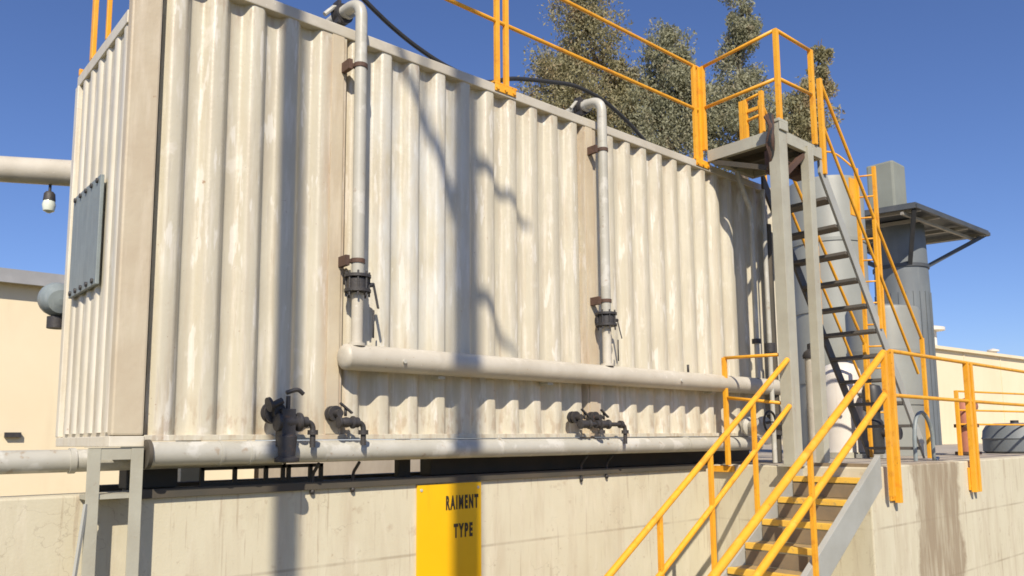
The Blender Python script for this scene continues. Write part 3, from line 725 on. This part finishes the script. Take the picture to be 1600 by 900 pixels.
hz = MB().tube(curve([(7.72,-1.10,SZ-0.002),(7.73,-1.10,-0.02),(7.80,-1.10,0.17),(7.95,-1.10,0.25),(8.12,-1.10,0.17),(8.22,-1.10,0.0),(8.28,-1.08,SZ+0.01),(8.6,-1.0,SZ+0.01)], 6), 0.022, 10)
tag(hz.build('looped_hose', 'plate'), 'grey hose looped up from the slab behind the orange posts', 'hose')
t = thing('red_pipe', (11.2, -0.35, SZ), 'faded red bent pipe standing behind the right-hand railing', 'pipe')
MB().tube([(11.05,-0.5,SZ-0.012),(11.05,-0.5,0.22)] + arc((11.05,-0.5,0.24),(11.05,-0.5,0.42),(11.25,-0.45,0.42),6) + [(11.7,-0.35,0.42)], 0.11, 18).build('pipe_run', 'redpipe', t)
MB().disc((11.05,-0.5,SZ+0.02), (0,0,1), 0.17, 0.04).build('flange', 'rust', t)
MB().disc((11.05,-0.5,0.12), (0,0,1), 0.16, 0.05).build('flange', 'rust', t)
t = thing('grey_drum', (12.6, -0.6, SZ), 'dark grey round-shouldered drum at the right behind the railing', 'drum')
MB().lathe([(0.42,-0.01),(0.46,0.02),(0.46,0.20),(0.475,0.22),(0.46,0.24),(0.45,0.34),(0.40,0.42),(0.30,0.455),(0.05,0.46)], (12.75,-0.62,SZ), (0,0,1), 28).build('shell', 'tower', t)
MB().tube([(12.75,-0.62,0.165),(12.75,-0.62,0.21)], 0.06, 12).build('bung', 'dark', t)

t = thing('short_tank', (10.8, 1.5, SZ), 'short pale grey round tank behind the upper staircase', 'tank', None)
MB().lathe([(0.52,-0.01),(0.52,2.12),(0.50,2.17),(0.2,2.24),(0.02,2.25)], (10.62,0.42,SZ), (0,0,1), 56).build('shell', 'greytank', t)
for zz in (0.75, 1.5):
    MB().lathe([(0.522,-0.03),(0.535,-0.03),(0.535,0.03),(0.522,0.03)], (10.62,0.42,SZ+zz), (0,0,1), 56).build('band', 'greytank', t)
t = thing('tall_tank', (12.2, 4.2, SZ), 'tall pale grey round tank rising behind the short one', 'tank')
MB().lathe([(0.64,-0.01),(0.64,4.65),(0.62,4.71),(0.25,4.82),(0.02,4.84)], (11.78,1.80,SZ), (0,0,1), 56).build('shell', 'greytank', t)
for zz in (1.2, 2.4, 3.6):
    MB().lathe([(0.642,-0.03),(0.655,-0.03),(0.655,0.03),(0.642,0.03)], (11.78,1.80,SZ+zz), (0,0,1), 56).build('band', 'greytank', t)
t = thing('access_ladder', (9.9, 0.3, SZ), 'orange upright ladder between the upper staircase and the grey tower', 'ladder')
LX, LY = 9.35, -0.02
for d in (-1, 1):
    MB().bar((LX+d*0.055, LY-d*0.10, SZ-0.01), (LX+d*0.055, LY-d*0.10, 3.72), 0.04, 0.05, (0,1,0)).build('ladder_rail', 'orange', t, bevel=0.004)
zz = 0.0
while zz < 3.6:
    MB().tube([(LX-0.055,LY+0.10,zz),(LX+0.055,LY-0.10,zz)], 0.012, 8).build('rung', 'orange', t); zz += 0.3
MB().tube(curve([(LX-0.055,LY+0.10,3.70),(LX-0.2,LY+0.3,3.95),(LX-0.35,LY+0.42,3.98),(LX-0.42,LY+0.5,3.9)], 6), 0.014, 8).build('grab_loop', 'orange', t)
MB().box(LX-0.26, LX-0.06, LY+0.10, LY+0.12, 3.02, 3.55).build('side_panel', 'orange', t)

# ------------------------------------------------------------------ far buildings
bl = thing('storage_shed', (-4, 14, GZ), 'cream storage shed with grey roof edge behind the left end of the tank', 'shed')
MB().box(-16, 6.7, 14.0, 20.0, GZ-0.1, 3.30).build('wall', 'creamwall', bl)
MB().box(-16.2, 6.9, 13.81, 20.2, 3.302, 3.42).box(-16.2, 6.9, 13.72, 13.80, 3.22, 3.50).build('roof', 'roofedge', bl)
MB().box(1.50, 1.78, 13.90, 13.995, 0.12, 0.22).build('vent_grille', 'dark', bl)
ml = thing('main_building', (30, 6, SZ), 'long cream building with white roof vents at the far right', 'building')
u = Vector((0.9965,-0.083,0)).normalized(); v = Vector((0.083,0.9965,0)).normalized(); o = Vector((24.72,5.14,0))
def brick(mb, a0, a1, b0, b1, z0, z1):
    c = [o+u*a+v*b_ for a, b_ in ((a0,b0),(a1,b0),(a1,b1),(a0,b1))]
    mb.add([(p.x,p.y,z0) for p in c]+[(p.x,p.y,z1) for p in c], [(0,3,2,1),(4,5,6,7),(0,1,5,4),(1,2,6,5),(2,3,7,6),(3,0,4,7)])
mb = MB(); brick(mb, 0, 24, 0, 9, SZ-0.05, 2.72); mb.build('wall', 'creamwall', ml)
mb = MB(); brick(mb, -0.1, 24.1, -0.12, 9.1, 2.722, 2.82); mb.build('roof', 'creamwall', ml)
for a in (2.4, 5.2, 8.0, 10.8, 13.6):
    mb = MB(); brick(mb, a, a+0.06, -0.02, -0.002, SZ-0.012, 2.70); mb.build('panel_joint', 'creamwall', ml)
for a in (1.05, 5.6, 11):
    c = o+u*a+v*0.35
    MB().lathe([(0.16,0),(0.16,0.55),(0.42,0.56),(0.42,0.66),(0.1,0.74),(0.01,0.75)] if a < 2 else [(0.12,0),(0.12,0.14),(0.2,0.15),(0.2,0.2),(0.01,0.26)], (c.x,c.y,2.823), (0,0,1), 18).build('roof_vent', 'white', ml)

tw = thing('grey_tower', (23.0, 5.0, SZ), 'blue-grey round tower with a bracketed dark deck near its top', 'tower')
tcx, tcy = 23.0, 5.1
MB().lathe([(0.76,-0.05),(0.76,4.6),(0.72,6.55)], (tcx,tcy,SZ), (0,0,1), 48).build('tower_body', 'tower', tw)
MB().lathe([(0.765,-0.05),(0.785,-0.05),(0.785,0.05),(0.765,0.05)], (tcx,tcy,5.0), (0,0,1), 48).build('tower_band', 'decksteel', tw)
for k in range(24):
    a = 2*math.pi*k/24
    MB().bar((tcx+0.765*math.cos(a), tcy+0.765*math.sin(a), SZ-0.02), (tcx+0.765*math.cos(a), tcy+0.765*math.sin(a), 4.2), 0.03, 0.03, (math.cos(a),math.sin(a),0)).build('rib', 'tower', tw)
MB().box(22.05, 22.95, 4.75, 5.55, 6.46, 8.15).build('tower_hood', 'hood', tw, bevel=0.06)
NN, RR, LL = Vector((21.05,3.80,6.37)), Vector((26.13,3.58,6.37)), Vector((20.28,7.35,6.37))
QQ = LL+RR-NN
dk = MB()
dk.add([(p.x,p.y,z) for z in (6.37,6.43) for p in (NN,RR,QQ,LL)], [(0,3,2,1),(4,5,6,7),(0,1,5,4),(1,2,6,5),(2,3,7,6),(3,0,4,7)])
dk.build('deck', 'decksteel', tw)
eb = MB()
for a, c in ((NN,RR),(RR,QQ),(QQ,LL),(LL,NN)): eb.bar(a-Vector((0,0,0.06)), c-Vector((0,0,0.06)), 0.09, 0.10)
eb.build('edge_beam', 'decksteel', tw)
for tfrac in (0.06, 0.30, 0.68, 0.94):
    a = NN.lerp(RR, tfrac); c = LL.lerp(QQ, tfrac)
    MB().bar(a-Vector((0,0,0.10)), c-Vector((0,0,0.10)), 0.09, 0.10).build('joist', 'deckbeam', tw)
MB().bar(NN.lerp(LL,0.1)-Vector((0,0,0.2)), RR.lerp(QQ,0.1)-Vector((0,0,0.2)), 0.08, 0.08).build('joist', 'deckbeam', tw)
for a, ang in ((RR, -0.35), (QQ, 0.15), (NN, -2.4), (LL, 2.7)):
    MB().bar(a.lerp((NN+QQ)/2, 0.05)-Vector((0,0,0.1)), (tcx+0.72*math.cos(ang), tcy+0.72*math.sin(ang), 5.0), 0.11, 0.11).build('strut', 'decksteel', tw)

# pipe with hanging lamp at the upper left
op = thing('overhead_pipe', (-2, 4.5, GZ), 'cream overhead pipe passing behind the left end of the tank', 'pipe')
pd = Vector((1.27,-1.12,-0.12))
p0 = Vector((-0.02,3.05,2.375))
MB().tube([p0-pd*5.5, p0, p0+pd*0.95], 0.115, 22).build('pipe_run', 'pipe', op)
MB().disc(p0-pd*0.9, pd, 0.135, 0.05).build('joint_ring', 'pipe', op)
c = p0+pd*0.8
MB().box(c.x-0.08, c.x+0.08, c.y-0.08, c.y+0.08, GZ, c.z-0.09).build('pipe_post', 'steel', op, bevel=0.004)
c = p0-pd*4.6
MB().box(c.x-0.08, c.x+0.08, c.y-0.08, c.y+0.08, GZ, c.z-0.09).build('pipe_post', 'steel', op, bevel=0.004)
la = thing('hanging_lamp', (0.0, 3.03, 2.1), 'small lamp hanging below the overhead pipe at the left', 'lamp')
lc = p0 + pd*0.03
MB().tube([lc-Vector((0,0,0.11)), lc-Vector((0,0,0.19))], 0.012, 8).lathe([(0.03,0),(0.045,-0.02),(0.05,-0.08)], lc-Vector((0,0,0.18)), (0,0,1), 14).build('lamp_holder', 'dark', la)
MB().lathe([(0.045,0),(0.055,-0.04),(0.045,-0.09),(0.01,-0.11)], lc-Vector((0,0,0.262)), (0,0,1), 14).build('lamp_glass', 'glass', la)

# ------------------------------------------------------------------ trees
def foliage(clumps, n_per, size, seed):
    rnd = random.Random(seed)
    mb = MB()
    for (cx, cy, cz, rx, rz_, dens) in clumps:
        subs = []
        for i in range(int(20*dens)):
            while True:
                p = Vector((rnd.uniform(-1,1), rnd.uniform(-1,1), rnd.uniform(-1,1)))
                if p.length < 1: break
            subs.append((Vector((cx+p.x*rx, cy+p.y*rx, cz+p.z*rz_)), rnd.uniform(0.3,0.75)*min(rx,1.5)))
        for sc, sr in subs:
            for i in range(int(n_per)):
                d = Vector((rnd.gauss(0,1), rnd.gauss(0,1), rnd.gauss(0,1.4)))
                d = d.normalized()*sr*rnd.random()**0.45
                c = sc + d
                s_ = size*rnd.uniform(0.55,1.35)
                a = Vector((rnd.gauss(0,1), rnd.gauss(0,1), rnd.gauss(0,1.0)-0.9)).normalized()
                b_ = a.cross(Vector((rnd.gauss(0,1), rnd.gauss(0,1), rnd.gauss(0,1)))).normalized()
                l, w_ = a*s_, b_*s_*0.42
                mb.add([c-l, c+w_, c+l, c-w_], [(0,1,2,3)])
    return mb

def raw_build(mb, name, m_, parent):
    me = bpy.data.meshes.new(name); me.from_pydata(mb.v, [], mb.f); me.materials.append(M[m_])
    o = bpy.data.objects.new(name, me); COL.objects.link(o); adopt(o, parent); return o

def tree(label, x, y, clumps, leaf, seed, n_per=190, size=0.08):
    t = thing('gum_tree', (x, y, GZ), label, 'tree', 'tall trees behind the tank')
    top = max(c[2]+c[3]*0.3 for c in clumps)
    rnd = random.Random(seed)
    pts = [Vector((x,y,GZ-0.1))]
    for i in range(1, 7):
        pts.append(Vector((x+rnd.uniform(-.25,.25), y+rnd.uniform(-.25,.25), GZ+(top-GZ)*i/6)))
    MB().tube(curve(pts, 4), 0.34, 10, r2=0.05).build('trunk', 'bark', t)
    lm = MB()
    for c in clumps:
        hz_ = max(GZ+3, c[2]-c[4]*0.9)
        k = (hz_-GZ)/(top-GZ); i = min(5, int(k*6))
        a = pts[i].lerp(pts[i+1], k*6-i)
        e = Vector((c[0], c[1], c[2]+0.3*c[4]))
        lm.tube(curve([a, a.lerp(e,0.45)+Vector((0,0,-0.25)), e], 5), 0.09, 7, r2=0.02)
        for q in range(3):
            e2 = Vector((c[0]+rnd.uniform(-1,1)*c[3]*0.8, c[1]+rnd.uniform(-1,1)*c[3]*0.8, c[2]+rnd.uniform(-.6,.8)*c[4]))
            lm.tube([a.lerp(e,0.6), e2], 0.04, 6, r2=0.012)
    lm.build('limbs', 'bark', t)
    raw_build(foliage(clumps, n_per, size, seed), 'crown', leaf, t)
    return t

tree('tallest tree, its brownish olive crown rising behind the paired railing posts', 22.2, 17.5,
     [(22.3,17.4,20.2,1.3,2.0,1.0),(21.9,17.5,18.2,1.4,1.6,1.2),(22.6,17.0,17.0,1.2,1.5,1.1),(21.6,18.0,16.0,1.2,1.3,1.1),(22.6,17.1,15.2,1.5,1.4,1.3),
      (21.2,18.5,14.9,1.2,1.0,1.0),(22.0,17.8,13.7,1.8,1.3,1.5),(23.3,16.8,13.6,1.3,1.2,1.2),(20.9,18.9,13.6,1.2,1.0,0.9),(23.2,16.6,15.4,0.7,1.2,0.6)], 'leafa', 11)
tree('grey-green tree with rounded top between the tallest tree and the landing railing', 24.9, 15.2,
     [(24.9,15.0,16.7,0.95,1.2,1.0),(24.8,15.1,15.3,1.2,1.2,1.2),(25.3,14.8,14.2,1.2,1.3,1.2),(24.4,15.8,13.9,1.2,1.2,1.2),(24.3,15.9,12.6,1.5,1.2,1.2),(23.9,16.3,14.4,0.9,1.2,0.9),(25.6,14.5,15.2,0.8,1.2,0.8),(26.2,14.1,13.2,1.1,1.2,1.1),(25.6,14.8,12.6,1.5,1.1,1.2)], 'leafb', 23)
tree('narrow upright tree top behind the landing railing', 27.4, 12.9,
     [(27.3,12.8,18.6,0.7,1.3,0.8),(27.2,12.9,17.0,0.8,1.3,1.0),(27.3,13.0,15.5,0.95,1.2,1.1),(27.5,13.0,14.2,1.2,1.2,1.2),(26.8,13.5,13.9,1.0,1.2,1.0),(28.2,12.4,13.4,1.2,1.1,1.1),(27.3,13.0,12.6,1.6,1.0,1.2)], 'leafb', 31)
tree('thin wispy tree right of the landing corner, farthest right of the trees', 29.8, 10.7,
     [(29.8,10.6,16.2,0.5,1.0,0.42),(29.9,10.7,15.0,0.6,0.9,0.55),(29.5,11.2,14.2,0.9,0.9,0.8),(29.6,11.0,13.1,0.9,1.0,0.9),(29.0,11.6,13.2,1.0,1.0,0.9)], 'leafa', 47)

# trees and pole behind the camera: they stand where their shadows on the tank say
D = Vector((0.63, 0.84, -0.92))
def back(x, z, s): return Vector((x, 0, z)) - D*s
S1 = 7.5
bt_ = thing('bare_tree', (2.30-0.63*S1, -0.84*S1, GZ), 'bare leafless tree whose trunk and limbs throw the wide shadow across the tank', 'tree')
base = back(2.30, 0, S1)
tp = [Vector((base.x, base.y, GZ-0.1)), Vector((base.x+0.01, base.y, 3.5)), Vector((base.x+0.01, base.y, 7.5)), Vector((base.x, base.y+0.0, 10.5)), Vector((base.x+0.06, base.y, 12.6))]
MB().tube(curve(tp, 6), 0.125, 14, r2=0.095).build('trunk', 'bark', bt_)
lb = MB()
lb.tube(curve([back(2.28,1.55,S1), back(2.12,2.02,S1), back(1.95,2.38,S1-0.1), back(1.76,2.72,S1-0.2), back(1.5,3.3,S1-0.3)], 5), 0.055, 9, r2=0.03)
lb.tube(curve([back(2.30,2.55,S1), back(2.45,2.25,S1), back(2.65,2.08,S1), back(2.88,1.90,S1+0.1), back(2.98,1.78,S1+0.1)], 5), 0.055, 9, r2=0.02)
lb.tube(curve([back(2.35,1.30,S1), back(2.55,1.06,S1), back(2.66,0.86,S1), back(2.80,0.68,S1)], 5), 0.05, 9, r2=0.02)
lb.tube(curve([back(1.95,2.38,S1-0.1), back(1.90,2.7,S1), back(1.93,3.1,S1)], 5), 0.03, 8, r2=0.015)
lb.build('limbs', 'bark', bt_)
S2 = 6.0
pl_ = thing('utility_pole', (0.87-0.63*S2, -0.84*S2, GZ), 'slim weathered pole whose shadow falls left of the first riser pipe', 'pole')
b0 = back(0.87, 0, S2)
MB().tube([(b0.x, b0.y, GZ-0.1), (b0.x-0.02, b0.y, 4.0), (b0.x-0.06, b0.y, 10.4)], 0.082, 16, r2=0.072).build('shaft', 'wood', pl_)
MB().bar((b0.x-0.06-0.5, b0.y+0.4, 10.1), (b0.x-0.06+0.5, b0.y-0.4, 10.1), 0.08, 0.09).build('cross_arm', 'wood', pl_)

# ------------------------------------------------------------------ light, sky, camera
sun = bpy.data.lights.new('sun', 'SUN'); sun.energy = 4.9; sun.angle = math.radians(0.53); sun.color = (1.0, 0.90, 0.75)
so = bpy.data.objects.new('sun', sun); so.rotation_euler = D.to_track_quat('-Z', 'Y').to_euler(); so.location = (-10,-14,16); COL.objects.link(so)
wd = bpy.data.worlds.new('World'); scene.world = wd; wd.use_nodes = True
nt = wd.node_tree
bg = nt.nodes['Background']
sky = nt.nodes.new('ShaderNodeTexSky'); sky.sky_type = 'NISHITA'; sky.sun_disc = False
sky.sun_elevation = math.asin(0.92/D.length); sky.sun_rotation = math.atan2(-0.63, -0.84)
sky.altitude = 200; sky.air_density = 1.0; sky.dust_density = 0.4; sky.ozone_density = 5.0
tint = nt.nodes.new('ShaderNodeMix'); tint.data_type = 'RGBA'; tint.blend_type = 'MULTIPLY'; tint.inputs[0].default_value = 1.0
tint.inputs[7].default_value = (1.10, 1.13, 1.42, 1)
nt.links.new(sky.outputs[0], tint.inputs[6]); nt.links.new(tint.outputs[2], bg.inputs[0]); bg.inputs[1].default_value = 0.078

cam = bpy.data.cameras.new('camera'); cam.sensor_width = 36; cam.sensor_fit = 'HORIZONTAL'; cam.lens = 36*1235.66/1600
cam.shift_x = (800-812.08)/1600; cam.shift_y = (540.18-450)/1600
cam.clip_start = 0.05; cam.clip_end = 3000
co = bpy.data.objects.new('camera', cam); COL.objects.link(co)
yaw, pitch, roll = (math.radians(a) for a in (41.822, 6.728, -0.549))
F = Vector((math.sin(yaw)*math.cos(pitch), math.cos(yaw)*math.cos(pitch), math.sin(pitch)))
R = Vector((math.cos(yaw), -math.sin(yaw), 0)); U = R.cross(F)
R2 = R*math.cos(roll) + U*math.sin(roll); U2 = -R*math.sin(roll) + U*math.cos(roll)
mw = Matrix((R2, U2, -F)).transposed().to_4x4(); mw.translation = Vector((-1.411, -4.767, -0.009))
co.matrix_world = mw
scene.camera = co

scene.view_settings.view_transform = 'Standard'; scene.view_settings.look = 'None'
scene.view_settings.gamma = 1; scene.view_settings.exposure = 0.22
scene.cycles.filter_width = 1.7
